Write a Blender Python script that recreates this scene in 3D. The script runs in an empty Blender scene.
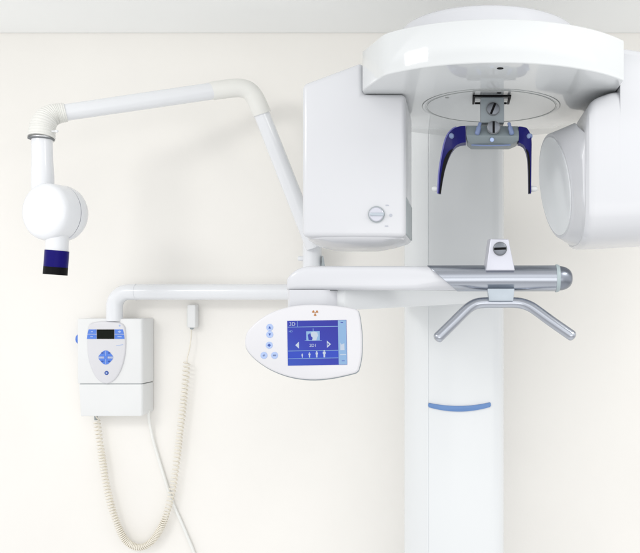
import bpy, bmesh, math, random
from mathutils import Vector, Matrix
R = math.radians
random.seed(4)
S = bpy.context.scene
C = S.collection

# ------------------------------------------------------------------ camera model
F, PX, PY, EYE = 790.0, 460.0, 300.0, 1.5
def at(px, py, d):
    return Vector(((px-PX)/F*d, d, EYE+(PY-py)/F*d))
def sc(d): return d/F

cam = bpy.data.cameras.new('camera'); co = bpy.data.objects.new('camera', cam); C.objects.link(co)
co.location = (0, 0, EYE); co.rotation_euler = (R(90), 0, 0)
cam.sensor_width = 36; cam.lens = 36*F/640
cam.shift_x = -(PX-320)/640; cam.shift_y = (PY-276.5)/640
cam.clip_start = 0.05; cam.clip_end = 100
S.camera = co

# ------------------------------------------------------------------ materials
def mat(name, col, rough=.4, metal=0, coat=0, bump=0, bscale=300, var=0, vscale=6, emit=None, estr=0, aniso=0, trans=0, ior=1.45, spec=.5):
    m = bpy.data.materials.new(name); m.use_nodes = True
    nt = m.node_tree; b = nt.nodes['Principled BSDF']
    c = (*col, 1)
    b.inputs['Base Color'].default_value = c
    b.inputs['Roughness'].default_value = rough
    b.inputs['Metallic'].default_value = metal
    b.inputs['IOR'].default_value = ior
    b.inputs['Specular IOR Level'].default_value = spec
    b.inputs['Coat Weight'].default_value = coat
    b.inputs['Coat Roughness'].default_value = .06
    b.inputs['Transmission Weight'].default_value = trans
    if aniso: b.inputs['Anisotropic'].default_value = aniso
    tc = nt.nodes.new('ShaderNodeTexCoord')
    if var:
        n = nt.nodes.new('ShaderNodeTexNoise'); n.inputs['Scale'].default_value = vscale; n.inputs['Detail'].default_value = 5
        nt.links.new(tc.outputs['Object'], n.inputs['Vector'])
        r = nt.nodes.new('ShaderNodeMapRange'); r.inputs['To Min'].default_value = 1-var; r.inputs['To Max'].default_value = 1
        r.inputs['From Min'].default_value = .3; r.inputs['From Max'].default_value = .7
        nt.links.new(n.outputs['Fac'], r.inputs['Value'])
        mx = nt.nodes.new('ShaderNodeMix'); mx.data_type = 'RGBA'; mx.blend_type = 'MULTIPLY'; mx.inputs['Factor'].default_value = 1
        mx.inputs['A'].default_value = c
        nt.links.new(r.outputs['Result'], mx.inputs['B'])
        nt.links.new(mx.outputs['Result'], b.inputs['Base Color'])
        # matching variation of the gloss
        r2 = nt.nodes.new('ShaderNodeMapRange'); r2.inputs['To Min'].default_value = max(.02, rough*.93); r2.inputs['To Max'].default_value = min(1, rough*1.07)
        nt.links.new(n.outputs['Fac'], r2.inputs['Value']); nt.links.new(r2.outputs['Result'], b.inputs['Roughness'])
    if bump:
        n2 = nt.nodes.new('ShaderNodeTexNoise'); n2.inputs['Scale'].default_value = bscale; n2.inputs['Detail'].default_value = 3
        nt.links.new(tc.outputs['Object'], n2.inputs['Vector'])
        bp = nt.nodes.new('ShaderNodeBump'); bp.inputs['Strength'].default_value = bump; bp.inputs['Distance'].default_value = .002
        nt.links.new(n2.outputs['Fac'], bp.inputs['Height']); nt.links.new(bp.outputs['Normal'], b.inputs['Normal'])
    if emit:
        b.inputs['Emission Color'].default_value = (*emit, 1); b.inputs['Emission Strength'].default_value = estr
    return m

M = dict(
    wall   = mat('wall_paint', (.83,.813,.778), .7, bump=.12, bscale=90, var=.05, vscale=1.7, spec=.2),
    ceil   = mat('ceiling_paint', (.91,.92,.915), .8, bump=.10, bscale=90, var=.02, vscale=1.3, spec=.2),
    white  = mat('white_lacquer', (.59,.60,.63), .24, coat=.25, var=.02, vscale=5, bump=.012, bscale=500),
    gloss  = mat('glossy_white_lacquer', (.62,.64,.648), .08, coat=.6, var=.02, vscale=5),
    colm   = mat('column_lacquer', (.69,.71,.72), .26, coat=.15, var=.012, vscale=4),
    arm    = mat('white_tube_paint', (.73,.745,.77), .25, coat=.25, var=.02, vscale=8, bump=.01, bscale=500),
    rubber = mat('pale_grey_elbow_plastic', (.73,.73,.70), .5, var=.03, vscale=20, bump=.03, bscale=600),
    box    = mat('housing_plastic', (.72,.73,.73), .4, var=.02, vscale=9, bump=.03, bscale=900),
    panel  = mat('panel_plastic', (.63,.63,.655), .3, var=.01, vscale=9, bump=.01, bscale=700),
    head   = mat('sensor_head_lacquer', (.585,.595,.62), .25, coat=.25, var=.02, vscale=5),
    headg  = mat('sensor_window_plastic', (.76,.785,.80), .3, var=.03, vscale=9),
    seam   = mat('seam_shadow_gap_rubber', (.16,.17,.18), .6),
    groove = mat('disc_groove_grey', (.30,.32,.31), .5),
    slot   = mat('grey_insert_plastic', (.33,.37,.385), .4, var=.05, vscale=20),
    metal  = mat('satin_aluminium', (.40,.425,.475), .25, metal=1),
    metalb = mat('polished_steel', (.43,.455,.505), .23, metal=1),
    screwm = mat('grey_screw_metal', (.20,.215,.24), .42, metal=1, var=.05, vscale=60),
    capm   = mat('end_cap_metal', (.24,.26,.30), .3, metal=1),
    metald = mat('dark_steel', (.22,.25,.30), .35, metal=1),
    brack  = mat('pale_anodised_bracket', (.54,.55,.61), .38, metal=.55, var=.03, vscale=40, bump=.02, bscale=900),
    block  = mat('grey_clamp_block', (.42,.47,.52), .4, metal=.3, var=.04, vscale=40),
    grey   = mat('blue_grey_plastic', (.17,.205,.22), .35, var=.06, vscale=30, bump=.02, bscale=700),
    greyl  = mat('light_grey_plastic', (.27,.31,.335), .35, var=.05, vscale=30, bump=.02, bscale=700),
    collar = mat('pale_green_grey_plastic', (.36,.43,.45), .4, var=.04, vscale=40),
    blue   = mat('deep_blue_plastic', (.004,.0038,.10), .3, coat=.05, spec=.10, var=.08, vscale=30),
    blueed = mat('lilac_blue_edge', (.12,.12,.33), .4, coat=0, var=.05, vscale=30),
    ltblue = mat('light_blue_plastic', (.15,.20,.35), .35, var=.05, vscale=40),
    hblue  = mat('handle_blue_plastic', (.125,.24,.49), .4, var=.06, vscale=30),
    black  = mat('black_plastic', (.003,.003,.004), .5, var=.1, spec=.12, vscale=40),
    key    = mat('blue_key_film', (.08,.20,.66), .4, var=.06, vscale=60),
    keyd   = mat('dark_blue_key_film', (.03,.08,.33), .4),
    pale   = mat('pale_blue_key_film', (.36,.46,.70), .4, var=.05, vscale=80),
    cord   = mat('cream_cord_rubber', (.80,.76,.665), .5, var=.06, vscale=50),
    cable  = mat('white_cable_plastic', (.78,.785,.76), .4, var=.03, vscale=30),
    clear  = mat('frosted_silicone', (.72,.74,.74), .4, trans=.35),
    brown  = mat('orange_brown_print', (.38,.15,.03), .6),
    prt    = mat('grey_print', (.42,.44,.49), .6),
    scrn   = mat('lit_screen_blue', (.004,.005,.03), .3, emit=(.016,.021,.30), estr=1.25, spec=.15),
    scrl   = mat('lit_screen_mid_blue', (.01,.02,.08), .3, emit=(.034,.062,.44), estr=1.25, spec=.15),
    scrp   = mat('lit_screen_pale_blue', (.05,.08,.12), .3, emit=(.22,.36,.56), estr=1.25, spec=.15),
    scrw   = mat('lit_screen_white', (.1,.1,.1), .3, emit=(.42,.50,.62), estr=1.25, spec=.15),
    lcd    = mat('dark_green_lcd', (.004,.006,.004), .4, spec=.12),
    tip    = mat('dark_blue_cone_plastic', (.007,.004,.13), .3, coat=0, spec=.12),
)

# the picture on the screen brightens towards its lower left corner
_nt = M['scrn'].node_tree; _b = _nt.nodes['Principled BSDF']
_tc = _nt.nodes.new('ShaderNodeTexCoord'); _gr = _nt.nodes.new('ShaderNodeSeparateXYZ'); _nt.links.new(_tc.outputs['Generated'], _gr.inputs[0])
_ma = _nt.nodes.new('ShaderNodeMath'); _ma.operation = 'ADD'; _nt.links.new(_gr.outputs['X'], _ma.inputs[0]); _nt.links.new(_gr.outputs['Z'], _ma.inputs[1])
_cr = _nt.nodes.new('ShaderNodeValToRGB'); _mr = _nt.nodes.new('ShaderNodeMapRange'); _mr.inputs['From Max'].default_value = 1.8
_nt.links.new(_ma.outputs[0], _mr.inputs['Value']); _nt.links.new(_mr.outputs['Result'], _cr.inputs['Fac'])
_cr.color_ramp.elements[0].color = (.050, .105, .48, 1); _cr.color_ramp.elements[1].color = (.042, .044, .33, 1)
_e = _cr.color_ramp.elements.new(.45); _e.color = (.046, .062, .41, 1)
_nt.links.new(_cr.outputs['Color'], _b.inputs['Emission Color'])

# ------------------------------------------------------------------ object helpers
def thing(name, label, cat, loc):
    o = bpy.data.objects.new(name, None); C.objects.link(o); o.location = loc
    o.empty_display_size = .1
    o['label'] = label; o['category'] = cat
    return o
def root_loc(p):
    while p.parent: p = p.parent
    return p.location.copy()
def obj(name, bm, mats, parent=None, ang=32, label=None, smooth=True):
    if not isinstance(mats, (list, tuple)): mats = [mats]
    bmesh.ops.recalc_face_normals(bm, faces=bm.faces)
    if parent: bmesh.ops.translate(bm, verts=bm.verts, vec=-root_loc(parent))
    me = bpy.data.meshes.new(name); bm.to_mesh(me); bm.free()
    for m in mats: me.materials.append(m)
    if smooth:
        me.shade_smooth(); me.set_sharp_from_angle(angle=R(ang))
    o = bpy.data.objects.new(name, me); C.objects.link(o)
    if parent: o.parent = parent
    if label: o['label'] = label
    return o
def nb(): return bmesh.new()
def merge(dst, src, mi=0):
    for f in src.faces: f.material_index = mi
    me = bpy.data.meshes.new('tmp'); src.to_mesh(me); src.free()
    dst.from_mesh(me); bpy.data.meshes.remove(me)
    return dst
def bev(bm, w, seg=3, edges=None, minang=20):
    if w <= 0: return bm
    if edges is None:
        edges = [e for e in bm.edges if len(e.link_faces) == 2 and e.calc_face_angle(0) > R(minang)]
    bmesh.ops.bevel(bm, geom=edges, offset=w, segments=seg, profile=.5, affect='EDGES', clamp_overlap=True)
    return bm
def box(x0, x1, y0, y1, z0, z1, w=0, seg=3):
    bm = nb(); bmesh.ops.create_cube(bm, size=1)
    bmesh.ops.scale(bm, verts=bm.verts, vec=(x1-x0, y1-y0, z1-z0))
    bmesh.ops.translate(bm, verts=bm.verts, vec=((x0+x1)/2, (y0+y1)/2, (z0+z1)/2))
    return bev(bm, w, seg)
def hull_prism(a, b, w=0, seg=3, minang=20):
    """two matching loops of 3D points -> closed prism"""
    bm = nb(); A = [bm.verts.new(p) for p in a]; B = [bm.verts.new(p) for p in b]
    n = len(A)
    bm.faces.new(A); bm.faces.new(B[::-1])
    for i in range(n): bm.faces.new((A[i], B[i], B[(i+1) % n], A[(i+1) % n]))
    bmesh.ops.recalc_face_normals(bm, faces=bm.faces)
    return bev(bm, w, seg, minang=minang)
def prism_y(poly, y0, y1, w=0, seg=3, minang=20):       # poly of (x,z)
    return hull_prism([(x, y0, z) for x, z in poly], [(x, y1, z) for x, z in poly], w, seg, minang)
def prism_z(poly, z0, z1, w=0, seg=3, minang=20):       # poly of (x,y)
    return hull_prism([(x, y, z0) for x, y in poly], [(x, y, z1) for x, y in poly], w, seg, minang)
def pxpoly(pts, d): return [(at(x, y, d).x, at(x, y, d).z) for x, y in pts]
def smooth_path(pts, n=8, closed=False):
    P = [Vector(p) for p in pts]; out = []
    m = len(P)
    for i in range(m if closed else m-1):
        if closed: p0, p1, p2, p3 = P[i-1], P[i], P[(i+1) % m], P[(i+2) % m]
        else: p0, p1, p2, p3 = P[max(i-1, 0)], P[i], P[i+1], P[min(i+2, m-1)]
        for k in range(n):
            t = k/n
            out.append(.5*((2*p1)+(-p0+p2)*t+(2*p0-5*p1+4*p2-p3)*t*t+(-p0+3*p1-3*p2+p3)*t**3))
    if not closed: out.append(P[-1])
    return out
def tube(pts, r, seg=20, cap=True, round_end=False):
    P = [Vector(p) for p in pts]; n = len(P)
    rr = list(r) if isinstance(r, (list, tuple)) else [r]*n
    if round_end:
        for side in (0, 1):
            e = P[0] if side == 0 else P[-1]; q = P[1] if side == 0 else P[-2]
            d = (e-q).normalized(); re = rr[0] if side == 0 else rr[-1]
            ex = [(e+d*re*math.sin(a)*.7, re*math.cos(a)) for a in (R(25), R(48), R(68), R(82))]
            if side == 0:
                P = [p for p, _ in ex[::-1]]+P; rr = [k for _, k in ex[::-1]]+rr
            else:
                P = P+[p for p, _ in ex]; rr = rr+[k for _, k in ex]
        n = len(P)
    bm = nb(); rings = []
    t0 = (P[1]-P[0]).normalized()
    u = t0.orthogonal().normalized()
    for i in range(n):
        t = (P[min(i+1, n-1)]-P[max(i-1, 0)]).normalized()
        u = (u-t*u.dot(t)).normalized(); v = t.cross(u)
        rings.append([bm.verts.new(P[i]+rr[i]*(math.cos(2*math.pi*k/seg)*u+math.sin(2*math.pi*k/seg)*v)) for k in range(seg)])
    for a, b in zip(rings, rings[1:]):
        for k in range(seg): bm.faces.new((a[k], a[(k+1) % seg], b[(k+1) % seg], b[k]))
    if cap: bm.faces.new(rings[0][::-1]); bm.faces.new(rings[-1])
    return bm
def lathe(prof, org, axis, seg=40):
    """prof: (radius, distance along axis)"""
    ax = Vector(axis).normalized(); u = ax.orthogonal().normalized(); v = ax.cross(u); org = Vector(org)
    bm = nb(); rings = []
    for r, h in prof:
        rings.append([bm.verts.new(org+ax*h+max(r, 1e-5)*(math.cos(2*math.pi*k/seg)*u+math.sin(2*math.pi*k/seg)*v)) for k in range(seg)])
    for a, b in zip(rings, rings[1:]):
        for k in range(seg): bm.faces.new((a[k], a[(k+1) % seg], b[(k+1) % seg], b[k]))
    bm.faces.new(rings[0][::-1]); bm.faces.new(rings[-1])
    return bm
def loft(rings, cap=True):
    bm = nb(); Rg = [[bm.verts.new(p) for p in r] for r in rings]; n = len(Rg[0])
    for a, b in zip(Rg, Rg[1:]):
        for k in range(n): bm.faces.new((a[k], a[(k+1) % n], b[(k+1) % n], b[k]))
    if cap: bm.faces.new(Rg[0][::-1]); bm.faces.new(Rg[-1])
    return bm
def text_bm(body, size, loc, depth=.0004, align='CENTER'):
    cu = bpy.data.curves.new('t', 'FONT'); cu.body = body; cu.size = size; cu.extrude = depth; cu.align_x = align; cu.align_y = 'CENTER'
    o = bpy.data.objects.new('t', cu); C.objects.link(o)
    bpy.context.view_layer.update()
    me = bpy.data.meshes.new_from_object(o.evaluated_get(bpy.context.evaluated_depsgraph_get()))
    bm = nb(); bm.from_mesh(me)
    bmesh.ops.rotate(bm, verts=bm.verts, cent=(0, 0, 0), matrix=Matrix.Rotation(R(90), 3, 'X'))
    bmesh.ops.translate(bm, verts=bm.verts, vec=loc)
    bpy.data.objects.remove(o); bpy.data.curves.remove(cu); bpy.data.meshes.remove(me)
    return bm
def disc_y(c, r, t, w=0, seg=28):                        # short cylinder facing the viewer's side
    return lathe([(r*.0, 0), (r-w, 0), (r, w), (r, t)], c, (0, 1, 0), seg)

# ------------------------------------------------------------------ setting
WALL, CEIL = 2.60, 1.5+267/F*2.60
wall = obj('wall', box(-3.2, 3.2, WALL, WALL+.1, 0, CEIL+.1), M['wall'], smooth=False); wall['kind'] = 'structure'
ceiling = obj('ceiling', box(-3.2, 3.2, 1.15, WALL-.002, CEIL, CEIL+.1), M['ceil'], smooth=False); ceiling['kind'] = 'structure'

# ================================================================== panoramic machine
D = 1.80; RX = at(491, 0, D).x; RR = .335; Z0 = 1.5+.440; Z1 = 1.5+.522
mach = thing('dental_x_ray_machine', 'tall white panoramic dental x-ray machine with round overhead ring, screen and metal chin bar', 'x-ray machine', (at(455, 0, 2.3).x, 2.35, 0))

# column
cf = 2.15
xl, xs, xr = at(404, 0, 2.20).x, at(428, 0, cf).x, at(504, 0, 2.17).x
poly = [(xl, WALL-.003), (xl, 2.215), (xl+.004, 2.205), (xs-.012, cf+.012), (xs, cf+.002)]
poly += [(xs+.004, cf), (xr-.035, cf), (xr-.018, cf+.004), (xr-.006, cf+.014), (xr, cf+.03), (xr, WALL-.003)]
col = obj('column', prism_z(poly, .02, 2.10, .0), M['colm'], mach, ang=40)
obj('column_foot', prism_z([(xl-.10, WALL-.003), (xl-.10, 2.02), (xl-.04, 1.96), (xr+.04, 1.96), (xr+.10, 2.02), (xr+.10, WALL-.003)], 0, .04, .008), M['colm'], mach)
obj('panel_seam', box(xs-.0008, xs+.0008, cf+.0002, cf+.004, .05, 2.09), M['headg'], col)
# blue grip strip on the column
top = [(429+61*i/24, 402.8-.5*i/24+3.4*(1-((i-12)/12)**2)) for i in range(25)]
bot = [(429+61*i/24, 407.2-.3*i/24+4.4*(1-((i-12)/12)**2)) for i in range(25)]
bot = [(490.8, 405.6), (490.8, 403.6)][::-1]+bot[::-1]+[(428.2, 406), (428.2, 404)]
obj('grip_strip', prism_y(pxpoly(top+bot, cf), cf-.005, cf+.01, .0012, 2, 50), M['hblue'], col)

# carriage arm carrying the ring
obj('carriage_arm', box(RX-.13, RX+.13, 1.80, 2.16, Z1-.001, Z1+.06, .015), M['white'], mach)
# rotating ring
def circ(dx): return 1.8-math.sqrt(max(0, RR*RR-dx*dx))
out = [(-.206, 1.99), (-.206, 1.668), (-.204, 1.655)]
xs0 = -.150
out += [(-.165, 1.578), (-.154, 1.556)]
xe = RX+.258
N = 60
for i in range(N+1):
    x = xs0+.006+(xe-xs0-.006)*i/N
    out.append((x, circ(x-RX)))
out += [(xe+.001, 1.60), (xe+.001, 2.0)]
for i in range(1, 40):
    x = xe+.0+(-.206-xe)*i/40
    out.append((x, 1.8+math.sqrt(max(0, RR*RR-(x-RX)**2))))
ring = obj('rotating_ring', prism_z(out, Z0, Z1, .0035, 3, 50), M['gloss'], mach, ang=25)
obj('top_cap', lathe([(.0, 0), (.202, 0), (.203, .066), (.201, .074), (.196, .079), (.188, .081), (0, .082)], (at(487.5, 0, D).x, D, Z1-.002), (0, 0, 1), 96), M['white'], ring)
def annulus(r0, r1, zc, t, seg=96):
    prof = [(r0, 0), (r1, 0), (r1, -t), (r0, -t)]
    bm = nb(); rg = []
    for r, h in prof:
        rg.append([bm.verts.new((RX+r*math.cos(2*math.pi*k/seg), D+r*math.sin(2*math.pi*k/seg), zc+h)) for k in range(seg)])
    for i in range(4):
        a, b = rg[i], rg[(i+1) % 4]
        for k in range(seg): bm.faces.new((a[k], a[(k+1) % seg], b[(k+1) % seg], b[k]))
    return bm
g = annulus(.1555, .1568, Z0+.001, .0016)
merge(g, annulus(.1455, .1463, Z0-.0008, .0010)); merge(g, annulus(.1490, .1494, Z0-.0008, .0008)); 
obj('disc_groove', g, M['groove'], ring)
obj('turning_disc', lathe([(0, 0), (.1555, 0), (.1555, .003), (0, .003)], (RX, D, Z0-.0012), (0, 0, 1), 96), M['gloss'], ring, ang=25)
for n_, (qx, qy) in enumerate(((500.2, 68.2), (499, 92.2))):
    dd = .44*F/(300-qy)
    obj('ring_port', lathe([(0, 0), (.0062-.001*n_, 0), (.0062-.001*n_, .004), (0, .004)], (at(qx, 0, dd).x, dd, Z0-.0008-.001*n_), (0, 0, 1), 24), M['black'], ring)
mk = at(447, 97, .44*F/(300-97))
obj('disc_mark', lathe([(0, 0), (.004, 0), (.004, .002), (0, .002)], (mk.x, mk.y, Z0-.002), (0, 0, 1), 16), M['groove'], ring)

# left sensor cabinet
cy = 1.68
def zz(py, d): return 1.5+(300-py)/F*d
cl, cr = at(302, 0, cy).x, at(405.5, 0, cy).x
zb = zz(237, cy)
poly = [(cl, zb), (cr, zb), (cr, Z0-.001), (-.2075, Z0-.001), (-.2075, zz(61.5, cy)), (cl, zz(84, cy))]
cab = prism_y(poly, cy, 1.90, 0)
bev(cab, .011, 5, minang=12)
cab = obj('sensor_cabinet', cab, M['head'], mach, ang=40)
# curved belly pan under the cabinet
ringA, ringB, ringC, ringD = [], [], [], []
nn = 24
for k in range(nn):
    a = 2*math.pi*k/nn
    e = lambda v, p: math.copysign(abs(v)**p, v)
    cx_, wy = (cl+cr)/2, .105
    ux, uy = e(math.cos(a), .35), e(math.sin(a), .35)
    u2, v2 = e(math.cos(a), .7), e(math.sin(a), .7)
    hw = (cr-cl)/2
    ringA.append((cx_+ux*(hw-.002), 1.79+uy*(wy), zb+.008))
    ringB.append((cx_+ux*(hw-.004), 1.79+uy*(wy-.002), zb-.003))
    ringC.append((cx_-.006+u2*(hw-.02), 1.80+v2*(wy-.012), zb-.012))
    ringD.append((cx_-.01+u2*(hw-.05), 1.81+v2*(wy-.035), zb-.019))
obj('belly_pan', loft([ringA, ringB, ringC, ringD]), M['head'], cab, ang=60)
obj('side_insert', box(cr-.004, cr+.0015, cy+.016, 1.885, zz(234, 1.69), zz(197, 1.69), .0008, 1), M['slot'], cab)
dc = at(376.6, 214.5, cy)
dial = obj('adjustment_dial', lathe([(0, -.006), (.0135, -.006), (.0155, -.0045), (.0155, .001), (0, .001)], dc, (0, 1, 0), 40), M['brack'], cab)
obj('dial_rim', lathe([(.0156, -.003), (.0176, -.003), (.0176, .001), (.0156, .001), (.0156, -.003)], dc, (0, 1, 0), 40), M['slot'], dial)
bm = box(dc.x-.013, dc.x+.016, dc.y-.009, dc.y-.004, dc.z-.0034, dc.z+.0030, .0008, 2)
obj('dial_pointer', bm, M['block'], dial)
g = nb()
for x, y, k in ((387.2, 205.3, 0), (390.8, 215.3, 1), (386.6, 226, 0)):
    p = at(x, y, cy)
    if k: merge(g, lathe([(0, -.0004), (.0035, -.0004), (.0035, .001), (0, .001)], p, (0, 1, 0), 16))
    else: merge(g, prism_y([(p.x-.004, p.z-.0012), (p.x, p.z-.0018), (p.x+.004, p.z-.0012), (p.x+.003, p.z+.0013), (p.x-.003, p.z+.0013)], p.y-.0004, p.y+.001))
obj('dial_marks', g, M['prt'], cab)

# right tube head
hy = 1.635
hx = .262
ztop0 = zz(47, 1.66)
zhb = zz(245.5, 1.70)
def arcpts(cx, cz, r, a0, a1, n=8):
    return [(cx+r*math.cos(R(a0+(a1-a0)*i/n)), cz+r*math.sin(R(a0+(a1-a0)*i/n))) for i in range(n+1)]
def sup(cx, cy_, cz, ry, rz, p, n=48, slant=0):
    o = []
    for k in range(n):
        a = 2*math.pi*k/n
        c_, s_ = math.cos(a), math.sin(a)
        o.append(Vector((cx+slant*s_, cy_+ry*math.copysign(abs(c_)**p, c_), cz+rz*math.copysign(abs(s_)**p, s_))))
    return o
def ell(c, u, v, n=48):
    return [Vector(c)+u*(math.cos(2*math.pi*k/n))+v*math.sin(2*math.pi*k/n) for k in range(n)]
# one body: rounded belly, straight front rising to the ring, tapered round nose pointing at the centre
zst = zz(118, 1.64)
czc = (zhb+zst)/2; hz = (zst-zhb)/2
fc = at(554.5, 186.5, 1.80)
U = Vector((-.020, .118, 0)); V = Vector((-.017, 0, .119))
hyb = 1.96
cyc = (hy+hyb)/2; hyr = (hyb-hy)/2
NS = 64
r0 = ell(fc, U*.985, V*.985, NS); r1 = [p+Vector((.0015, 0, 0)) for p in ell(fc, U, V, NS)]
def section(x, ztop, iy=0, ib=0, lift=0, p=.55):
    o = []
    for k in range(NS):
        a = 2*math.pi*k/NS; c_, s_ = math.cos(a), math.sin(a)
        ry, rz = hyr-iy, hz-ib
        if s_ <= 1e-6:
            o.append(Vector((x, cyc+ry*math.copysign(abs(c_)**p, c_), czc+lift+rz*math.copysign(abs(s_)**p, s_))))
        else:
            # upper half: near-square so that the sides run straight up to ztop
            q = .16
            o.append(Vector((x, cyc+ry*math.copysign(abs(c_)**q, c_), czc+lift+(ztop-czc-lift)*abs(s_)**q)))
    return o
ra = sup(hx-.006, cyc-.006, czc+.010, hyr-.018, hz+.004, .70, NS, slant=-.006)
secs = [r0, r1]+[[p.lerp(q, t) for p, q in zip(r1, ra)] for t in (.2, .4, .6, .8)]+[ra]
secs += [section(hx-.001, zz(128, hy), .012, .006), section(hx, zz(124, hy), .008, .005), section(hx+.002, zz(113, hy), .006, .0045), section(hx+.006, zz(104.5, hy), .002, .002), section(hx+.013, zz(98.5, hy), 0, 0)]
for dx, py in ((.020, 95.6), (.028, 93.5), (.05, 89.5)): secs.append(section(hx+dx, zz(py, hy), lift=(dx-.013)*.03))
secs += [section(xe-.003, Z0-.0016, lift=.002), section(xe+.003, Z0-.0015, lift=.002), section(xe+.0032, ztop0-.004, lift=.002), section(xe+.006, ztop0, lift=.002), section(.40, ztop0-.010, lift=.006), section(.62, ztop0-.055, lift=.018)]
hd = obj('tube_head', loft(secs), M['head'], mach, ang=28)
obj('sensor_window', loft([[p+Vector((-.0015, 0, 0)) for p in ell(fc, U*.93, V*.93)], [p+Vector((.004, 0, 0)) for p in ell(fc, U*.93, V*.93)]]), M['headg'], hd)

# --- patient arm
ay = 1.72; az = at(0, 278.3, ay).z; ar = 12.6*sc(ay)
def arm_ring(x, ry, rz, zo=0, p=.62, n=32, skew=0):
    o = []
    for k in range(n):
        a = 2*math.pi*k/n; c_, s_ = math.cos(a), math.sin(a)
        zz_ = rz*math.copysign(abs(s_)**p, s_)
        o.append(Vector((x+skew*zz_, ay+.004+ry*math.copysign(abs(c_)**p, c_), az+zo+zz_)))
    return o
X = lambda px: at(px, 0, ay).x
rg = []
H_ = 12.0*sc(ay)
for px, k, dep in ((289.4, .36, .020), (289.0, .44, .0245), (289.3, .50, .027), (291.5, .62, .030), (295, .75, .0325), (299.5, .875, .034), (304.5, .96, .034), (310, 1, .034), (318, 1, .034), (400, 1, .034), (416, 1, .033)):
    rg.append(arm_ring(X(px), dep, H_*k, -H_*(1-k), .36 if px < 401 else .42))
rg.append(arm_ring(X(436), ar-.0012, ar-.0012, 0, .9)); rg.append(arm_ring(X(462), ar-.0016, ar-.0016, 0, 1.0))
parm = obj('patient_arm', loft(rg), M['white'], mach, ang=60)
# lower beam: upright block at the left plus the beam back to the column
bz0 = zz(311, ay); bz1 = az-12.0*sc(ay)*.97
def blk(z):
    x0, x1 = X(289.5), X(341)
    pts = [(x0, ay+.03), (x0, ay-.016), (x0+.006, ay-.025)]
    for i in range(9):
        a = R(90)*i/8
        pts.append((x1-.045+.045*math.sin(a), ay+.020-.045*math.cos(a)))
    pts += [(x1, ay+.03)]
    return [(x, y, z) for x, y in pts]
obj('arm_block', hull_prism(blk(bz0-.004), blk(bz1), .0), M['white'], parm, ang=30)
xa = X(331); xb = at(489, 0, 2.0).x
fr = [(xa, ay-.005, zz(310.5, ay)), (X(345), ay-.006, zz(310.4, ay)), (xb, 2.0, zz(302.6, 2.0)), (xb+.01, 2.149, zz(302.0, 2.15)), (xa+.09, 2.149, zz(303, 2.15)), (xa, ay+.06, zz(309.5, ay))]
tp = [(x, y, bz1+.001) for x, y, z in fr]
obj('arm_beam', hull_prism(fr, tp, .003, 2, 30), M['colm'], parm, ang=30)
p = at(425.5, 305.0, 1.93)
obj('beam_screw', lathe([(0, 0), (.0045, 0), (.0045, .008), (0, .008)], (p.x, p.y, p.z+.0062), (0, 0, 1), 16), M['black'], parm)
obj('arm_gap_shadow', box(X(290.5), X(338), ay-.018, ay+.02, bz1-.0022, bz1+.0012), M['seam'], parm)  # dark strip painted in as the shadow line below the arm

# --- metal tube
seg = 64; rings = []
def mring(xtop, xbot, r):
    return [Vector(((xtop+xbot)/2+(xtop-xbot)/2*math.sin(2*math.pi*k/seg), ay+r*math.cos(2*math.pi*k/seg), az+r*math.sin(2*math.pi*k/seg))) for k in range(seg)]
gt = loft([mring(X(427), X(457), ar+.0006), mring(X(427)+.001, X(457)+.001, ar+.0012), mring(X(505), X(505), ar+.0012), mring(X(556), X(556), ar+.0012)])
grip = obj('grip_tube', gt, M['metal'], mach, ang=40)
obj('collar', lathe([(ar*.9, 0), (ar+.0028, 0), (ar+.0030, .003), (ar*.97+.002, .008), (ar*.9, .008)], (X(555.5), ay, az), (1, 0, 0), 64), M['collar'], grip)
# domed cap with shallow finger flutes
capr = []
for t in range(12):
    a = R(88)*t/11
    r = ar*.97*math.cos(a)**.75+.0002; h = .0305*math.sin(a)
    capr.append([Vector((X(558.5)+h, ay+(r*(1-.035*math.sin(a*1.0)*(math.cos(6*2*math.pi*k/96)*.5+.5)*(1 if t < 11 else 0)))*math.cos(2*math.pi*k/96), az+(r*(1-.035*math.sin(a)*(math.cos(6*2*math.pi*k/96)*.5+.5)))*math.sin(2*math.pi*k/96))) for k in range(96)])
obj('end_cap', loft(capr), M['capm'], grip, ang=60)
# --- upright bracket
by = ay-ar-.004
fr = pxpoly([(486, 270.5), (515.2, 270.5), (508.6, 239), (490.6, 238.6)], by)
bk = [(x-.006, z) for x, z in fr]
bm = hull_prism([(x, by, z) for x, z in fr], [(x, by+.028, z) for x, z in bk], .0022, 3)
brk = obj('chin_bracket', bm, M['brack'], mach)
def screw(name, c, r, parent, m1, m2, ang=0, mrim=None):
    bm = lathe([(0, -.005), (r*.80, -.005), (r*.9, -.0042), (r*.9, .001), (0, .001)], c, (0, 1, 0), 36)
    merge(bm, lathe([(r*.9, -.0032), (r, -.0032), (r, .001), (r*.9, .001)], c, (0, 1, 0), 36), 1)
    s = box(-r*.86, r*.86, -.0054, -.0046, -r*.17, r*.17)
    bmesh.ops.rotate(s, verts=s.verts, cent=(0, 0, 0), matrix=Matrix.Rotation(ang, 3, 'Y'))
    bmesh.ops.translate(s, verts=s.verts, vec=c); merge(bm, s, 2)
    return obj(name, bm, [m1, mrim or m2, m2], parent)
screw('bracket_screw', at(500, 248.8, by), 7.0*sc(by), brk, M['screwm'], M['black'], R(-2), M['seam'])
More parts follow.
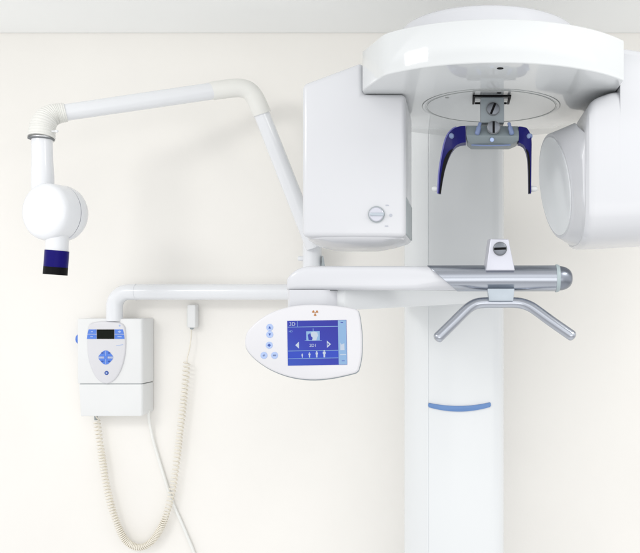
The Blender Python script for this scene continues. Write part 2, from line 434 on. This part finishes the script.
# --- chin bar and its clamp block
cbx = ay-.006
pts = [at(438.2, 337.5, cbx-.03), at(452, 324, cbx-.02), at(463.5, 312.5, cbx-.010), at(470, 307, cbx-.005), at(477, 303.6, cbx-.001), at(486, 302.6, cbx), at(500, 302.6, cbx), at(514, 302.6, cbx), at(522.5, 303.6, cbx-.001), at(530.5, 306.6, cbx-.005), at(538, 311.5, cbx-.010), at(553, 322.5, cbx-.02), at(571.8, 335.6, cbx-.03)]
chin = obj('chin_bar', tube(smooth_path(pts, 8), 5.4*sc(ay), 28, round_end=True), M['metalb'], mach, ang=60)
fr = pxpoly([(489.2, 301), (513.2, 301), (514.6, 288.6), (487.6, 288.6)], cbx-.026)
obj('clamp_block', prism_y(fr, cbx-.026, cbx+.02, .0012, 2), M['block'], chin)

# --- control panel with screen
ty = 1.66
pan = [(244.5, 341.5), (245.6, 335), (248.6, 329.5), (258, 320.3), (272, 312), (288.6, 306.9), (303, 304.9), (318, 304.6), (335.5, 305.8), (351, 308.2), (356.4, 309.8), (358.6, 313), (360.5, 323), (361.8, 339), (361.2, 357), (358.8, 368.5), (357, 371.6), (352.5, 373.8), (331, 378.4), (309.7, 379.8), (288.6, 376.8), (270, 369.7), (255.8, 360.3), (248.6, 353), (245.4, 347.5)]
sm = smooth_path([Vector((x, y, 0)) for x, y in pan], 4, True)
def panel_loop(k, y):
    c = Vector((306, 342, 0)); o = []
    for q in sm:
        dq = q-c; L = dq.length
        w = c+dq*((L-k)/L)
        p = at(w.x, w.y, ty); o.append(Vector((p.x, y, p.z)))
    return o
ptilt = .0
bm = loft([panel_loop(2.2, ty), panel_loop(.9, ty+.0008), panel_loop(.2, ty+.003), panel_loop(0, ty+.006), panel_loop(.2, ty+.010), panel_loop(1.4, ty+.0125), panel_loop(1.6, ty+.020), panel_loop(5, ty+.026)])
cp = obj('control_panel', bm, M['panel'], mach, ang=50)
obj('panel_rim', loft([[p+Vector((0, 0, -.0012)) for p in panel_loop(-.35, ty+.0075)], [p+Vector((0, 0, -.0016)) for p in panel_loop(-.5, ty+.010)], [p+Vector((0, 0, -.0012)) for p in panel_loop(.3, ty+.017)]]), M['greyl'], cp, ang=50)
obj('panel_mount', box(at(296, 0, ty).x, at(338, 0, ty).x, ty+.02, ay-.01, zz(345, ty), zz(309, ty), .006), M['white'], cp)
ys = ty-.0008
rot = R(1.0); pc = at(317, 342.5, ty)
def sq(x, y):                                    # screen point, slightly turned as the panel hangs
    p = at(x, y, ty)
    dx, dz = p.x-pc.x, p.z-pc.z
    return (pc.x+dx*math.cos(rot)-dz*math.sin(rot), pc.z+dx*math.sin(rot)+dz*math.cos(rot))
g = nb()
def flat(pts, k, mi):
    merge(g, prism_y([sq(x, y) for x, y in pts], ys-.0003*k, ty+.0006), mi)
def rect(x0, y0, x1, y1, k, mi): flat([(x0, y0), (x1, y0), (x1, y1), (x0, y1)], k, mi)
rect(287.6, 320.4, 346.8, 365.2, 0, 0)
rect(338.4, 320.6, 346.6, 365.0, 1, 2)
rect(288, 351.2, 338, 358, 2, 1)
rect(288.2, 326.4, 338.2, 326.9, 3, 2); rect(297.6, 320.9, 298.0, 326.6, 3, 2)
rect(288.2, 350.3, 338.2, 350.8, 3, 2); rect(288.2, 358.0, 338.2, 358.4, 3, 2)
# 3D mark, sub mark and mode text
def stext(t, x, y, s, k, mi):
    p = sq(x, y); merge(g, text_bm(t, s, (p[0], ys-.0003*k-.0003, p[1]), .0003), mi)
stext('3D', 292.8, 323.8, .0105, 3, 3); stext('HD', 291.0, 331.0, .0055, 3, 2); stext('2D1', 313, 345.4, .0085, 3, 3)
# head icon
rect(306.6, 331.2, 320, 340.6, 3, 2); rect(305, 340.2, 322, 340.6, 4, 2); rect(313.3, 328.4, 313.7, 331.2, 3, 2)
flat([(311.5, 332), (314.5, 331.4), (317.6, 332.4), (318.4, 335.6), (317.2, 337.6), (316.6, 340.3), (312.4, 340.3), (313, 337.2), (311.2, 336.4)], 5, 3)
flat([(308.2, 334.6), (310.5, 333), (311.6, 336), (313, 338), (312, 340), (308.8, 339.8)], 5, 0)
# arrows
flat([(295.4, 344.8), (299, 341.4), (299, 348.2)], 3, 3)
flat([(331, 344.4), (327, 340.8), (327, 348.0)], 3, 3); flat([(329.2, 344.4), (327.7, 342.8), (327.7, 346.0)], 4, 0)
# four patient figures of growing size
for i, x in enumerate((302.2, 309.4, 316.7, 324.2)):
    h = 4.2+1.0*i; b = 357.4; w = .75+.22*i
    flat([(x-w*.55, b), (x+w*.55, b), (x+w*.6, b-h*.45), (x+w, b-h*.5), (x+w, b-h*.78), (x-w, b-h*.78), (x-w, b-h*.5), (x-w*.6, b-h*.45)], 3, 3)
    flat([(x+w*.55*math.cos(a), b-h*.9-w*.6*math.sin(a)) for a in [2*math.pi*j/8 for j in range(8)]], 4, 3)
# marks on the side strip
rect(341, 322.6, 343.6, 323.4, 2, 0); rect(340, 354.6, 346, 355.4, 2, 3)
flat([(340.4, 343), (341.6, 345), (344.4, 343.6), (344.6, 350.5), (340.2, 350.5)], 2, 3)
rect(341.5, 361, 344.5, 361.6, 2, 0)
obj('screen', g, [M['scrn'], M['scrl'], M['scrp'], M['scrw']], cp, smooth=False)
# round keys
for x, y, ic in ((269.8, 327.4, 'up'), (269.8, 334.5, 'dn'), (269.3, 345.2, 'sq'), (264, 355.4, 'a'), (274.6, 355.4, 'b')):
    p = at(x, y, ty); r = 3.5*sc(ty)
    bm = lathe([(0, -.001), (r-.0008, -.001), (r, -.0003), (r, .001), (0, .001)], p, (0, 1, 0), 28)
    q = 1.25*sc(ty)
    shp = {'up': [(-q, -q*.9), (q, -q*.9), (0, q)], 'dn': [(-q, q*.9), (q, q*.9), (0, -q)],
           'sq': [(-q*1.4, 0), (0, -q*1.4), (q*1.4, 0), (0, q*1.4)],
           'a': [(-q*1.1, -q*.3), (0, -q*.9), (q, q*.2), (q*.2, q)], 'b': [(-q*1.2, -q*.6), (q*1.2, -q*.6), (q*1.2, q*.6), (-q*1.2, q*.6)]}[ic]
    merge(bm, prism_y([(p.x+a, p.z+b) for a, b in shp], p.y-.0014, p.y+.001), 1)
    obj('round_key', bm, [M['pale'], M['keyd'] if ic in ('up', 'dn', 'sq') else M['ltblue']], cp)
g2 = nb()
p = at(315.2, 312.8, ty); rk = 3.1*sc(ty)
for a0 in (150, 30, 270):
    an = [R(a0-27+54*i/6) for i in range(7)]
    merge(g2, prism_y([(p.x+rk*math.cos(t), p.z+rk*math.sin(t)) for t in an]+[(p.x+rk*.36*math.cos(t), p.z+rk*.36*math.sin(t)) for t in an[::-1]], p.y-.0006, p.y+.001))
merge(g2, lathe([(0, -.0006), (rk*.2, -.0006), (rk*.2, .001), (0, .001)], p, (0, 1, 0), 10))
obj('radiation_mark', g2, M['brown'], cp)

# --- head clamp under the ring
ky = 1.700
K = lambda px, py, d=ky: at(px, py, d)
def kp(pts, y0, y1, w=.001, d=ky, seg=2): return prism_y(pxpoly(pts, d), y0, y1, w, seg)
zc0 = Z0-.0015
hc = obj('head_clamp', kp([(480.4, 99), (503.8, 99), (503.8, 124), (480.4, 124)], ky-.012, ky+.03, .0016), M['greyl'], mach)
# neck that really reaches the disc
obj('clamp_neck', box(K(481.5, 0).x, K(502.6, 0).x, ky-.008, ky+.026, K(0, 100).z, zc0, 0), M['greyl'], hc)
# black sliding plate: open frame
z1 = Z0-.0075
g = box(K(472.5, 0).x, K(510.5, 0).x, ky-.030, ky-.022, z1-.002, z1+.002, .001, 2)
for a, b in ((K(472.5, 0).x, K(475, 0).x), (K(508, 0).x, K(510.5, 0).x)): merge(g, box(a, b, ky-.0225, ky+.04, z1-.002, z1+.002, .001, 2))
merge(g, box(K(475, 0).x+.0005, K(508, 0).x-.0005, ky+.034, ky+.039, z1-.002, z1+.002, .001, 2))
obj('sliding_plate', g, M['black'], hc)
screw('clamp_screw', K(493, 109, ky-.012), 6.7*sc(ky), hc, M['screwm'], M['black'], R(-68), M['seam'])
# crosspiece with two facets
q = ky-.030
up = [(466, 125.4), (518.2, 126.2), (519, 136), (467, 135.2)]
f0 = [at(466, 125.4, q+.010), at(518.4, 126.2, q+.010), at(519, 136.2, q-.004), at(518.6, 140.6, q), at(510.4, 144.6, q+.006), at(471.6, 144.6, q+.006), at(467.2, 140.6, q), at(466.4, 135.2, q-.004)]
bm = nb()
A = [bm.verts.new(p) for p in f0]; B = [bm.verts.new(Vector((p.x, ky+.03, p.z))) for p in f0]
bm.faces.new((A[0], A[1], A[2], A[7])); bm.faces.new((A[7], A[2], A[3], A[6])); bm.faces.new((A[6], A[3], A[4], A[5])); bm.faces.new(B[::-1])
for i in range(8): bm.faces.new((A[i], B[i], B[(i+1) % 8], A[(i+1) % 8]))
bmesh.ops.recalc_face_normals(bm, faces=bm.faces); bev(bm, .0012, 2, minang=25)
cross = obj('crosspiece', bm, M['grey'], mach)
obj('lower_rim', tube([at(471.5, 145, q+.006), at(480, 145.4, q+.004), at(491, 145.6, q+.003), at(502, 145.4, q+.004), at(510.5, 145, q+.006)], .0016, 10), M['ltblue'], cross)
p = at(492, 139.6, q-.005)
obj('oval_badge', lathe([(0, -.0012), (.0035, -.0012), (.0045, .0), (.0045, .003), (0, .003)], p, (0, 1, 0), 20), M['pale'], cross)
kn = screw('centre_knob', at(493.6, 127.6, q-.004), 6.6*sc(ky), cross, M['screwm'], M['black'], R(90), M['seam'])
for x, s in ((478.4, 1), (510.6, -1)):
    a = at(x-1.2*s, 133.4, q-.004); b = at(x+1.6*s, 123.4, q-.002)
    obj('adjusting_pin', tube([a, a.lerp(b, .3), a.lerp(b, .62), a.lerp(b, .64), b], [.0052, .0052, .005, .0034, .0036], 16, round_end=True), M['ltblue'], cross)
def temple(outer, inner, side):
    n = len(outer); bm = nb()
    yd = [0, 0, -.004, -.010, -.016, -.020, -.022]
    rows = []
    for i in range(n):
        o = at(*outer[i], q+.004+yd[i]); r = at(*inner[i], q+.004+yd[i])
        th = .034-.0035*i
        rows.append((o, r, o+Vector((0, th, 0)), r+Vector((0, th, 0))))
    dense = []
    cols = [smooth_path([r[j] for r in rows], 6) for j in range(4)]
    for i in range(len(cols[0])): dense.append([cols[0][i], cols[1][i], cols[3][i], cols[2][i]])
    bm = loft(dense); bev(bm, .0012, 2, minang=40)
    t = obj('temple_arm', bm, M['blue'], cross, ang=40)
    return t, dense
lo = [(465.6, 125.8), (459, 126.4), (452.6, 129.2), (446.6, 137.4), (442.4, 153.6), (439.4, 173), (438.2, 193.4)]
li = [(466, 142.2), (460, 143.4), (455, 146.6), (450, 154.4), (445.4, 167.4), (442.4, 182), (440.8, 193.6)]
ro = [(518.6, 126.4), (523, 126.8), (527.8, 129), (531.4, 138), (531.6, 155), (531.4, 175), (531.2, 193.2)]
ri = [(518.6, 142.6), (521, 143.4), (524.6, 146.4), (527.4, 155), (528.4, 168), (528.6, 182), (528.6, 193.4)]
for o_, i_, side, sx, sy in ((lo, li, -1, 451.2, 136), (ro, ri, 1, 529.6, 136.2)):
    t, dense = temple(o_, i_, side)
    # black strip painting the shade of the inner side onto each arm
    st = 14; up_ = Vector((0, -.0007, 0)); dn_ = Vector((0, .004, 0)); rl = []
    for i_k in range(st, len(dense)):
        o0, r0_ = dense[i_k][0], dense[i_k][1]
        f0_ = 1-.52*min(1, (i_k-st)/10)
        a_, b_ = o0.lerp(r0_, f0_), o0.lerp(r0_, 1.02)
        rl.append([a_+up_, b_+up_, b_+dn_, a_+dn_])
    obj('inner_shade_strip', loft(rl), M['black'], t, ang=40)
    # lilac edge band along the outer side
    e = [d[0] + Vector((side*.0012, .001, 0)) for d in dense[8:]]
    if side < 0: obj('edge_band', tube(e, .0017, 10), M['blueed'], t)
    s_ = at(sx, sy, q-.001)
    obj('pivot_button', lathe([(0, -.004), (.0045, -.0035), (.0062, -.0012), (.0062, .006), (0, .006)], s_, (0, 1, 0), 20), M['ltblue'], t)
    tp = at(o_[-1][0]-(0.2 if side < 0 else .2), 189, q-.008)
    obj('ear_tip', lathe([(0, -.010*1), (.004, -.010), (.0058, -.006), (.0062, .002), (.0045, .006), (0, .006)], (tp.x+side*.003, tp.y-.002, tp.z), (-side, 0, 0), 20), M['clear'], t)

# ================================================================== wall-mounted x-ray unit
bf = 2.52
unit = thing('wall_x_ray_unit', 'white wall mounted dental x-ray unit with jointed arm, round tube head and blue keypad box', 'x-ray unit', (at(115, 0, 2.58).x, 2.595, zz(416, bf)))
bx0, bx1 = at(77.3, 0, bf).x, at(141.3, 0, bf).x
bxs = at(151.8, 0, WALL-.02).x
zt, zs, zbm = zz(318.6, bf), zz(384, bf), zz(416.6, bf)
bk_ = WALL-.003
# upper housing
def boxloop(z, dy=0, inset=0):
    return [(bx0+inset, bf+dy, z), (bx1-.001, bf+dy, z), (bx1+.004, bf+dy+.006, z), (bxs, bk_, z), (bx0+inset+.002, bk_, z)]
cbx_ = obj('control_box', hull_prism(boxloop(zs+.0012), boxloop(zt), .0035, 3, 25), M['box'], unit)
zc = zz(411, WALL)
lo_ = [(bx0+.009, bf+.003, zbm), (bx1-.002, bf+.003, zbm), (bx1+.003, bf+.008, zbm+.004), (bxs-.001, bk_, zc), (bx0+.009, bk_, zbm+.01)]
lt_ = [(bx0+.0035, bf+.003, zs-.0012), (bx1-.002, bf+.003, zs-.0012), (bx1+.003, bf+.008, zs-.0012), (bxs-.001, bk_, zs-.0012), (bx0+.003, bk_, zs-.0012)]
obj('lower_cover', hull_prism(lo_, lt_, .003, 3, 25), M['box'], cbx_)
obj('cover_gap', box(bx0+.006, bx1-.004, bf+.006, bk_-.02, zs-.003, zs+.003), M['slot'], cbx_)
kb = at(75.2, 339, 2.56)
obj('side_knob', lathe([(0, -.012), (.012, -.012), (.016, -.008), (.016, .02), (0, .02)], (bx0-.008, 2.56, kb.z), (1, 0, 0), 28), M['key'], cbx_)
# oval key panel
ov = [(106.8, 321), (116, 321.6), (122.5, 323.6), (125.6, 328), (126.3, 338), (126, 350), (124, 362), (119.6, 373.5), (113.5, 381), (106.8, 383.6), (100, 381), (94, 373.5), (89.6, 362), (87.8, 350), (87.6, 338), (88.2, 328), (91, 323.6), (97.6, 321.6)]
so = smooth_path([Vector((x, y, 0)) for x, y in ov], 4, True)
def oloop(k, y):
    c = Vector((107, 349, 0)); o = []
    for v in so:
        d = v-c; w = c+d*((d.length-k)/d.length); p = at(w.x, w.y, bf); o.append((p.x, y, p.z))
    return o
kpn = obj('key_panel', loft([oloop(1.6, bf-.006), oloop(.6, bf-.005), oloop(0, bf-.002), oloop(0, bf+.002)]), M['panel'], unit, ang=50)
yk = bf-.006
def key(name, polys, parent=kpn):
    g = nb()
    for pts, mi, k in polys: merge(g, prism_y(pxpoly(pts, bf), yk-.0010-.0006*k, yk+.002), mi)
    return obj(name, g, [M['key'], M['keyd'], M['pale'], M['lcd'], M['panel']], parent, smooth=False)
key('display_window', [([(97.8, 329.4), (115.2, 329.4), (115.2, 338.8), (97.8, 338.8)], 3, 0)])
key('left_keys', [([(89.6, 329.4), (97.4, 329.4), (97.4, 333.8), (88.5, 333.8)], 0, 0), ([(88.4, 334.4), (97.4, 334.4), (97.4, 338.8), (87.8, 338.8)], 0, 0), ([(92, 331.2), (94, 331.2), (94, 332), (92, 332)], 2, 1), ([(91.4, 336.2), (94, 336.2), (94, 336.9), (91.4, 336.9)], 2, 1)])
key('right_keys', [([(115.6, 329.4), (123.8, 329.4), (124.8, 333.8), (115.6, 333.8)], 0, 0), ([(115.6, 334.4), (124.9, 334.4), (125.4, 338.8), (115.6, 338.8)], 0, 0), ([(118.6, 331.6), (120.6, 330.4), (122.4, 331.6), (120.6, 332.8)], 2, 1), ([(118.4, 336.2), (122.6, 336.2), (122.6, 337), (118.4, 337)], 2, 1)])
def lens(cx, cy_, w, h, up):
    a = [(cx-w+2*w*i/10, cy_+(-1 if up else 1)*h*math.sin(math.pi*i/10)) for i in range(11)]
    return a
key('navigation_keys', [(lens(106.7, 356.4, 7.4, 6.2, True), 0, 0), (lens(106.7, 358.3, 7.4, 6.2, False), 0, 0),
    ([(99.4, 356.9), (104, 356.9), (104, 357.8), (99.4, 357.8)], 2, 1), ([(109.4, 356.9), (114, 356.9), (114, 357.8), (109.4, 357.8)], 2, 1),
    ([(106.4, 350.6), (107, 350.6), (107, 364.1), (106.4, 364.1)], 2, 1), ([(105, 355.8), (108.4, 355.8), (108.4, 359), (105, 359)], 0, 2),
    ([(102.4, 352.2), (104.4, 352.2), (104.4, 353.4), (102.4, 353.4)], 1, 1), ([(109, 352.2), (111, 352.2), (111, 353.4), (109, 353.4)], 1, 1),
    ([(102.4, 360.6), (104.4, 360.6), (104.4, 361.8), (102.4, 361.8)], 1, 1), ([(109, 360.6), (111, 360.6), (111, 361.8), (109, 361.8)], 1, 1)])
pb = at(106.6, 373, yk)
bm = lathe([(0, -.001), (.0062, -.001), (.0068, 0), (.0068, .003), (0, .003)], pb, (0, 1, 0), 24)
merge(bm, lathe([(0, -.0016), (.0028, -.0016), (.0028, .001), (0, .001)], pb, (0, 1, 0), 16), 1)
obj('power_key', bm, [M['keyd'], M['pale']], kpn)
g = nb()
merge(g, prism_y(pxpoly([(117, 345.4), (124, 344.2), (124, 344.8), (117, 346)], bf), yk-.0004, yk+.002))
obj('panel_print', g, M['pale'], kpn)
obj('indicator_dot', lathe([(0, -.0005), (.003, -.0005), (.003, .001), (0, .001)], at(119.6, 325.6, yk), (0, 1, 0), 16), M['pale'], kpn)

# support pipe: up from the box, elbow, then along the wall
pyd = 2.53; pr = 7.9*sc(pyd)
pts = [at(114.6, 321, pyd), at(114.6, 308, pyd)]
for i in range(1, 12):
    a = R(90)*i/12
    pts.append(at(114.6+14.5*(1-math.cos(a)), 306.5-14.5*math.sin(a), pyd))
pts += [at(130, 292, pyd), at(136, 292, pyd), at(190, 292, pyd), at(318, 292, pyd)]
pipe = obj('support_pipe', tube(pts, pr, 32), M['arm'], unit, ang=60)
obj('pipe_collar', lathe([(pr, 0), (pr+.0012, .0), (pr+.0012, .003), (pr, .003)], at(135.5, 292, pyd), (1, 0, 0), 32), M['arm'], pipe)
pvx = 312.2
post = obj('pivot_post', tube([at(pvx, 300, pyd), at(pvx, 292, pyd), at(pvx, 268, pyd), at(pvx, 243, pyd)], 9.4*sc(pyd), 32), M['arm'], unit, ang=60)
k_ = at(300.2, 258.6, pyd)
obj('locking_knob', lathe([(0, 0), (.006, 0), (.008, .004), (.008, .012), (.005, .02), (0, .02)], (k_.x-.006, pyd-.005, k_.z), (1, 0, 0), 20), M['arm'], post)
k_ = at(323.2, 261, pyd)
obj('stop_lever', hull_prism([at(321.8, 256, pyd-.02), at(323.2, 256, pyd-.02), at(325, 266, pyd-.02), at(321.4, 266, pyd-.02)], [at(321.8, 256, pyd), at(323.2, 256, pyd), at(325, 266, pyd), at(321.4, 266, pyd)]), M['slot'], post)
# swinging arm
A0 = at(314, 247, 2.50); A1 = at(261, 112, 2.40)
obj('lower_swing_arm', tube([A0, A0.lerp(A1, .5), A1], [8.3*sc(2.5), 8.2*sc(2.45), 8.0*sc(2.4)], 32), M['arm'], unit, ang=60)
E = [A1+(A1-A0).normalized()*(-.006), A1+(A1-A0).normalized()*.02, at(254, 96.5, 2.40), at(248.5, 90.5, 2.395), at(240, 88, 2.39), at(229, 88.6, 2.385), at(212, 91, 2.38)]
E = smooth_path(E, 6)
ne = len(E)
obj('pale_elbow', tube(E, [(9.3-.4*i/(ne-1))*sc(2.4) for i in range(ne)], 32), M['rubber'], unit, ang=60)
B0 = at(216, 90.4, 2.382); B1 = at(62, 113, 2.20)
obj('upper_swing_arm', tube([B0, B0.lerp(B1, .5), B1], [8.3*sc(2.38), 8.3*sc(2.29), 8.2*sc(2.2)], 32), M['arm'], unit, ang=60)
# corrugated elbow
P = [at(65.8, 112.3, 2.205), at(59, 113.2, 2.198), at(53, 114.6, 2.19), at(47.4, 118, 2.18), at(43.8, 123.5, 2.17), at(42.2, 130, 2.165), at(41.4, 138.3, 2.16)]
P = smooth_path(P, 28)
n = len(P); rr = []
for i in range(n):
    t = i/(n-1)
    base = (9.3+3.0*t)
    rr.append((base+.30*math.sin(2*math.pi*t*19))*sc(2.18))
ce = obj('corrugated_elbow', tube(P, rr, 40), M['rubber'], unit, ang=70)
obj('elbow_shadow_rim', lathe([(10.4*sc(2.16), -.002), (12.1*sc(2.16), -.001), (12.2*sc(2.16), .0012), (10.4*sc(2.16), .0012)], at(41.2, 139, 2.16), (0, 0, 1), 40), M['seam'], ce)  # dark ring put in for the thin shadow under the elbow
kq = at(56, 131, 2.15)
obj('elbow_knob', tube([at(52, 131.2, 2.15), at(55.4, 131.2, 2.15), at(55.6, 131.2, 2.15), at(57.4, 131.2, 2.15)], [.0022, .0022, .0036, .0036], 14, round_end=True), M['arm'], ce)
obj('drop_tube', tube([at(42, 137, 2.16), at(42.4, 160, 2.16), at(42.8, 176, 2.16), at(43, 200, 2.17)], [9.6*sc(2.16), 9.7*sc(2.16), 10.4*sc(2.16), 10.6*sc(2.16)], 36), M['arm'], unit, ang=60)
# round tube head
phi = R(18); ax = Vector((math.sin(phi), math.cos(phi), 0)); hr = 28.6*sc(2.15)
fc2 = at(41.2, 211, 2.12)
th = obj('round_tube_head', lathe([(0, 0), (hr*.80, .001), (hr*.90, .004), (hr*.965, .010), (hr, .020), (hr, .058)], fc2, ax, 64), M['arm'], unit, ang=60)
obj('head_seam', lathe([(hr*.7, .0575), (hr-.0012, .0575), (hr-.0012, .0605), (hr*.7, .0605)], fc2, ax, 64), M['blue'], th)
obj('head_back_shell', lathe([(hr*.7, .060), (hr, .060), (hr, .072), (hr*.95, .086), (hr*.84, .098), (hr*.6, .106), (0, .108)], fc2, ax, 64), M['arm'], th, ang=60)
hcx = fc2+ax*.045
n0 = at(57.5, 228, hcx.y-.01); n1 = at(56.9, 252, hcx.y-.01)
obj('cone_neck', tube([n0, n0.lerp(n1, .5), n1], [11.4*sc(2.15), 10.6*sc(2.15), 10.5*sc(2.15)], 32), M['arm'], th, ang=60)
n2 = at(55.2, 274.8, hcx.y-.01)
na = n1.lerp(n2, -.06)
cone = obj('aiming_cone', tube([na, n1.lerp(n2, .3), n1.lerp(n2, .66)], 11.2*sc(2.15), 36), M['tip'], th, ang=60)
obj('cone_tip', tube([n1.lerp(n2, .661), n1.lerp(n2, .83), n2], 11.2*sc(2.15), 36), M['black'], th, ang=60)

# ================================================================== hand switch with coiled cord
hs = thing('hand_switch', 'small white hand switch on the wall with cream coiled cord looping to the keypad box', 'hand switch', at(192, 316, WALL-.005))
pw = WALL-.003
z_t, z_b = zz(304.6, 2.58), zz(327.6, 2.58)
obj('switch_body', box(at(187.8, 0, 2.57).x, at(196.2, 0, 2.57).x, 2.562, pw, z_b, z_t, .004, 3), M['box'], hs)
obj('holder_clip', box(at(186.6, 0, 2.57).x, at(187.9, 0, 2.57).x, 2.57, pw, z_b+.004, z_t-.01, .001, 1), M['rubber'], hs)
obj('switch_nose', tube([at(192, 326.8, 2.578), at(191.6, 329.4, 2.578)], [.008, .005], 16), M['slot'], hs)
wd = 2.572
lead = smooth_path([at(191.4, 328.6, 2.578), at(191, 338, wd), at(189.4, 349, wd), at(187, 358.5, wd), at(186.8, 363, wd)], 8)
path = [(186.8, 362), (185.6, 380), (183.4, 402), (179.6, 436), (174.4, 478), (169.4, 503), (162.4, 525), (151, 542), (138, 547.4), (125, 539.5), (115, 518), (107.4, 490), (101.6, 455), (98, 430), (96.6, 421)]
base = smooth_path([at(x, y, wd) for x, y in path], 24)
L = [0]
for a, b in zip(base, base[1:]): L.append(L[-1]+(b-a).length)
tot = L[-1]
def on(s):
    for i in range(len(L)-1):
        if L[i+1] >= s:
            f = (s-L[i])/max(1e-9, L[i+1]-L[i]); return base[i].lerp(base[i+1], f), (base[i+1]-base[i]).normalized()
    return base[-1], (base[-1]-base[-2]).normalized()
# coils lie open at the switch end, tightly packed in the hanging belly
coil = []; ph = 0; s = 0; ds = .00085
while s < tot:
    c_, t_ = on(s)
    f = s/tot
    pitch = .0125 if f < .42 else (.0125-.0065*min(1, (f-.42)/.08) if f < .5 else (.006 if f < .68 else (.006+.0050*min(1, (f-.68)/.08))))
    pitch *= 1+.16*math.sin(s*31)*math.sin(s*13+1)
    ph += 2*math.pi*ds/pitch
    u_ = Vector((0, -1, 0)); v_ = t_.cross(u_).normalized()
    rad = .0094*(1+.05*math.sin(s*47))
    coil.append(c_+u_*rad*math.cos(ph)+v_*rad*math.sin(ph)); s += ds*(1 if pitch > .009 else .55)
    if pitch <= .009: ph -= 2*math.pi*ds*.45/pitch
end = smooth_path([coil[-1], at(96.2, 417, wd), at(96, 413, 2.575), at(96, 409, 2.58)], 6)
obj('coiled_cord', tube(lead+coil[1:]+end[1:], .0022, 7), M['cord'], hs, ang=80)
obj('cord_plug', tube([at(96, 420, 2.578), at(96, 414, 2.578)], [.005, .006], 16), M['slot'], hs)

# ================================================================== power cable
pc_ = [(148.6, 410, 2.57), (149, 418, 2.575), (151, 430, 2.585), (154.4, 445, 2.59), (163.4, 474.7, 2.592), (172.4, 502, 2.592), (182.4, 525, 2.592), (194, 553, 2.592), (203, 580, 2.592), (207, 620, 2.592), (208, 700, 2.592)]
pcab = obj('power_cable', tube(smooth_path([at(*p) for p in pc_], 10), .0048, 14), M['cable'], None, ang=80)
pcab['label'] = 'straight thin white cable hanging from the keypad box and slanting down the wall'; pcab['category'] = 'cable'

# ------------------------------------------------------------------ light
w = bpy.data.worlds.new('World'); S.world = w; w.use_nodes = True
nt = w.node_tree; bg = nt.nodes['Background']
tc = nt.nodes.new('ShaderNodeTexCoord'); sx = nt.nodes.new('ShaderNodeSeparateXYZ')
nt.links.new(tc.outputs['Generated'], sx.inputs[0])
rp = nt.nodes.new('ShaderNodeValToRGB')
mp = nt.nodes.new('ShaderNodeMapRange'); mp.inputs['From Min'].default_value = -1; mp.inputs['From Max'].default_value = 1
nt.links.new(sx.outputs['Z'], mp.inputs['Value']); nt.links.new(mp.outputs['Result'], rp.inputs['Fac'])
el = rp.color_ramp.elements
el[0].position = 0; el[0].color = (1.5, 1.5, 1.49, 1)
el[1].position = 1; el[1].color = (.9, .9, .9, 1)
for pos, v in ((.15, 1.15), (.27, .75), (.36, 1.15), (.45, 1.6), (.53, 1.6), (.575, 1.2), (.63, 2.3), (.70, 1.9), (.80, 1.0), (.9, .95)):
    e = el.new(pos); e.color = (v, v, v*1.005, 1)
nt.links.new(rp.outputs['Color'], bg.inputs['Color']); bg.inputs['Strength'].default_value = 1.0

def area(name, loc, target, sx_, sy_, power, col=(1, .985, .96)):
    l = bpy.data.lights.new(name, 'AREA'); l.shape = 'RECTANGLE'; l.size = sx_; l.size_y = sy_; l.energy = power; l.color = col
    o = bpy.data.objects.new(name, l); C.objects.link(o); o.location = loc
    o.rotation_euler = (Vector(target)-Vector(loc)).to_track_quat('-Z', 'Y').to_euler()
    return o
area('ceiling_lamp_right', (1.0, .95, CEIL-.025), (.5, 2.3, 1.3), .6, .3, 7)
area('ceiling_lamp_left', (-1.75, .45, CEIL-.04), (-.2, 2.6, 1.3), .7, .35, 12.5)
area('added_front_fill', (.40, -1.2, .85), (.05, 2.1, 1.80), 2.4, 1.3, 14)  # unseen low fill, added to lift the shaded column and ring underside

S.view_settings.view_transform = 'Standard'; S.view_settings.look = 'None'
S.view_settings.gamma = 1; S.view_settings.exposure = -.27
